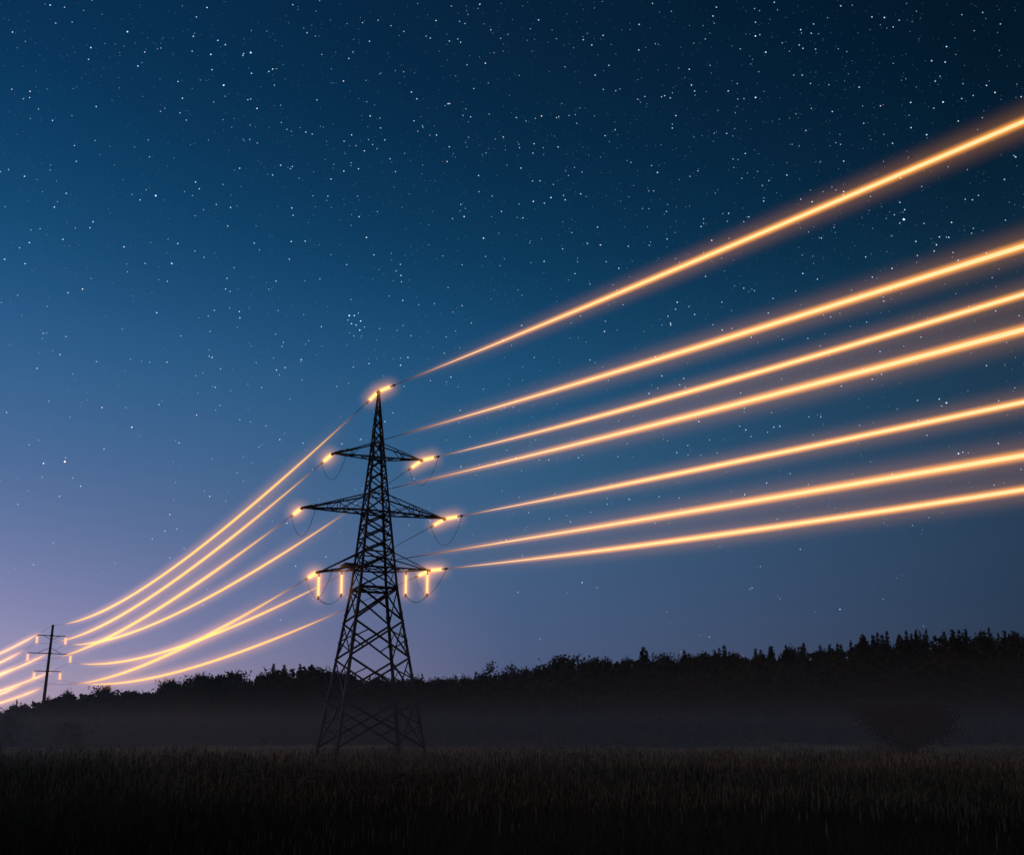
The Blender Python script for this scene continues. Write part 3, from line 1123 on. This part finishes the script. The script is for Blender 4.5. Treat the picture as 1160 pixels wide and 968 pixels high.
# pale umbels left of the pylon, each plant a thing
for px, py, ph, lab in ((-5.15, 17.0, .88, 'faint pale flower plant, leftmost of the patch in the dark grass'),
                        (-4.55, 17.2, 1.0, 'faint pale flower plant with a broad head, second from left in the grass'),
                        (-4.2, 16.7, .95, 'faint pale flower plant in the middle of the patch in the grass'),
                        (-3.45, 17.4, 1.04, 'tallest faint pale flower plant at the right of the patch'),
                        (-3.25, 17.0, .95, 'low faint pale flower plant at the right end of the patch')):
    o = empty('wildflower', (px, py, float(ground_z(px, py))))
    tag(o, lab, 'wildflower', 'pale wildflowers in the grass')
    st, um = MB(), []
    for q in range(6):
        a = rnd.uniform(0, 6.28)
        r = rnd.uniform(.05, .3)
        tip = Vector((math.cos(a) * r, math.sin(a) * r, ph * rnd.uniform(.75, 1)))
        st.tube([(0, 0, 0), tuple(Vector((tip.x * .3, tip.y * .3, tip.z * .55))), tuple(tip)], [.006, .005, .003], 5)
        for _ in range(26):
            e = rnd.uniform(0, 6.28)
            rr = rnd.uniform(.01, .085)
            um.append((tip.x + math.cos(e) * rr, tip.y + math.sin(e) * rr, tip.z + rnd.uniform(-.01, .02)))
    v, f = leaf_quads(np.array(um), .012, rs)
    st.build('stem', bark, o)
    link('blossoms', np_mesh('blossoms', v, f, pale_mat, {'tint': tints(len(um), rs)}), o)

# ------------------------------------------------------------------ low mist over the meadow
hz_ = MB()
hz_.box((0, 160, 2.2), (720, 270, 6.4))
mist_m, mt, mo = new_mat('mist_air')
pv = mt.nodes.new('ShaderNodeVolumePrincipled')
pv.inputs['Color'].default_value = (.96, .92, .84, 1)
pv.inputs['Density'].default_value = .0024
pv.inputs['Anisotropy'].default_value = .2
mt.links.new(pv.outputs[0], mo.inputs['Volume'])
mist = hz_.build('haze', mist_m)
tag(mist, 'thin mist lying over the meadow in front of the wood', 'mist', kind='stuff')

# ------------------------------------------------------------------ stars
STARS = [(-17.60,34.02,1.0),(-18.44,35.29,1.0),(-16.14,35.71,1.0),(-10.31,30.76,1.0),(-19.87,25.08,1.0),(-20.98,28.27,1.0),(-23.16,35.45,1.0),(-2.06,38.95,1.0),(-16.84,24.16,1.0),(-1.74,27.76,1.0),(-19.51,35.26,0.6),(-11.89,36.13,0.6),(-22.45,34.07,0.6),(-24.49,31.83,0.6),(-27.90,31.49,0.6),(-25.03,34.36,0.6),(-26.95,34.99,0.6),(-27.32,35.67,0.6),(-15.93,31.71,0.6),(-16.42,30.26,0.6),(-11.21,29.44,0.6),(-12.10,29.38,0.6),(-13.38,30.70,0.6),(-14.06,30.69,0.6),(-14.14,32.73,0.6),(-5.96,34.52,0.6),(-8.22,33.48,0.6),(-8.49,37.96,0.6),(-1.35,37.83,0.6),(-21.80,27.93,0.6),(-24.16,26.46,0.6),(-24.29,26.15,0.6),(-26.17,26.79,0.6),(-27.68,24.54,0.6),(-25.64,27.55,0.6),(-18.13,25.62,0.6),(-16.80,24.71,0.6),(-13.21,28.30,0.6),(-13.25,26.97,0.6),(-3.15,29.46,0.6),(-26.15,20.61,0.6),(-25.44,29.84,0.6),(-9.91,32.55,0.6),(-12.28,32.38,0.6),(-5.59,33.26,0.6),(-4.70,32.85,0.6),(-6.76,26.25,0.6),(-21.29,24.88,0.6),(-24.41,23.11,0.6),(-9.44,29.58,0.6),(-14.65,34.42,0.6),(-16.16,33.55,0.6),(-20.19,33.78,0.6),(-2.07,30.93,0.6),(0.47,32.32,0.6),(5.79,32.77,0.9),(17.81,36.49,0.9),(15.70,35.79,0.9),(25.73,34.25,0.9),(25.30,31.87,0.9),(14.97,33.81,0.9),(17.92,24.54,0.9),(17.13,24.92,0.9),(23.00,35.69,0.9),(8.94,30.79,0.9),(2.40,29.82,0.9),(14.20,36.13,0.6),(18.57,36.62,0.6),(23.35,35.91,0.6),(24.89,33.81,0.6),(25.59,33.60,0.6),(10.16,33.45,0.6),(9.04,36.87,0.6),(6.11,36.07,0.6),(5.06,37.05,0.6),(8.00,36.66,0.6),(16.36,37.90,0.6),(12.64,37.77,0.6),(26.66,35.42,0.6),(19.00,27.00,0.6),(13.08,28.41,0.6),(20.89,24.25,0.6),(13.94,30.06,0.6),(21.01,31.71,0.6),(19.32,32.54,0.6),(27.57,32.11,0.6),(20.90,33.40,0.6),(25.99,27.20,0.6),(12.47,23.90,0.6),(17.21,21.55,0.6),(22.77,26.82,1.6),(24.57,14.71,1.0),(23.85,17.61,1.0),(24.19,17.37,1.0),(23.09,15.82,0.6),(26.52,15.00,0.6),(13.79,16.59,0.6),(14.72,16.76,0.6),(15.08,17.01,0.6),(15.41,17.03,0.6),(15.00,17.80,0.6),(17.19,16.42,0.6),(14.54,14.00,0.6),(16.79,13.78,0.6),(17.66,17.34,0.6),(9.64,13.42,0.6),(8.85,20.19,0.6),(4.01,8.80,0.6),(21.02,20.42,0.6),(8.08,19.27,0.6),(6.18,15.84,0.6),(10.22,16.30,0.6),(18.07,6.95,0.6),(16.17,10.29,0.6),(-21.37,16.43,1.1),(-24.57,14.29,1.1),(-25.59,14.09,1.1),(-22.96,17.28,0.6),(-22.69,15.15,0.6),(-25.25,19.69,0.6),(-26.30,18.83,0.6),(-23.70,13.11,0.6),(-16.87,19.98,0.6),(-17.37,20.53,0.6),(-16.80,18.04,0.6),(-18.02,17.41,0.6),(-13.59,19.94,0.6),(-13.77,20.19,0.6),(-19.11,11.99,0.6),(-13.41,16.45,0.6),(-17.07,13.11,0.6),(-18.87,15.85,0.6),(-22.19,24.32,0.6),(-20.04,24.15,0.6),(-17.56,21.88,0.6),(-20.49,22.49,0.6),(-14.02,24.86,0.6),(-11.50,25.19,0.6),(-16.01,23.08,0.6),(-13.45,21.70,0.6),(-12.39,20.85,0.6),(-11.31,22.69,0.6),(-9.41,23.41,0.8),(-9.71,23.39,0.8),(-9.29,22.91,0.8),(-9.03,23.14,0.8),(-9.56,22.97,0.8),(-9.40,22.32,0.8),(-8.95,22.34,0.8),(-8.80,22.84,0.8),(-9.07,22.65,0.8),(-9.78,23.15,0.8),(-9.18,23.55,0.8)]
star_m, stt, sto = new_mat('starlight')
se = stt.nodes.new('ShaderNodeEmission')
sa = stt.nodes.new('ShaderNodeVertexColor')
sa.layer_name = 'light'
stt.links.new(sa.outputs[0], se.inputs[0])
se.inputs[1].default_value = 1.0
stb, sta = stt.nodes.new('ShaderNodeBsdfTransparent'), stt.nodes.new('ShaderNodeAddShader')
stt.links.new(se.outputs[0], sta.inputs[0])
stt.links.new(stb.outputs[0], sta.inputs[1])
stt.links.new(sta.outputs[0], sto.inputs[0])
star_m.cycles.emission_sampling = 'NONE'
rs = np.random.default_rng(90)
SR = 5000.0
dirs, rad, colr = [], [], []


def star(az, el, r, b, tintk):
    dirs.append((math.cos(el) * math.sin(az), math.cos(el) * math.cos(az), math.sin(el)))
    rad.append(r)
    c = {0: (.46, .72, 1.0), 1: (.85, .93, 1), 2: (1.0, .8, .7)}[tintk]
    colr.append((c[0] * b, c[1] * b, c[2] * b, 1))


for az, el, m in STARS:
    warm = 2 if (az < -15 and el < 25 and rnd.random() < .45) else 0
    k = rnd.uniform(.75, 1.15)
    if -10.2 < az < -7.5 and 22 < el < 25:      # the tight little cluster: a few bright stars, the rest faint
        m *= rnd.choice([1.3, 1.0, .75, .6, .5])
    star(R(az), R(el), (1.8 + 1.9 * m) * k, .2 + .65 * min(1.3, m) * k, warm)
n = 110000
u = rs.random(n)
for i in range(n):
    el = math.asin(u[i] * .985 + .015)
    az = rs.uniform(-math.pi, math.pi)
    # thicker towards the upper right, thin in the bright air low on the left
    dens = .15 + .85 * min(1, max(0, (math.degrees(el) - 6) / 26)) * (.55 + .45 * min(1, max(0, (math.sin(az) + .45) / .9)))
    if rs.random() > dens:
        continue
    mag = rs.random() ** 5
    b = (.07 + .52 * mag) * (.45 + .55 * min(1, max(0, (math.degrees(el) - 4) / 22)))
    star(az, el, 1.5 + 1.9 * mag, b, 0 if rs.random() < .75 else 1)
dirs, rad, colr = np.array(dirs), np.array(rad), np.array(colr)
oct_ = np.array([(1, 0, 0), (-1, 0, 0), (0, 1, 0), (0, -1, 0), (0, 0, 1), (0, 0, -1)], float)
v = (dirs * SR)[:, None, :] + oct_[None] * rad[:, None, None]
b6 = np.arange(len(dirs))[:, None] * 6
f = np.concatenate([b6 + t for t in ([0, 2, 4], [2, 1, 4], [1, 3, 4], [3, 0, 4], [2, 0, 5], [1, 2, 5], [3, 1, 5], [0, 3, 5])])
stars = link('stars', np_mesh('stars', v.reshape(-1, 3), f, star_m, {'light': np.repeat(colr, 6, 0)}))
tag(stars, 'countless small stars scattered over the night sky', 'stars', kind='stuff')
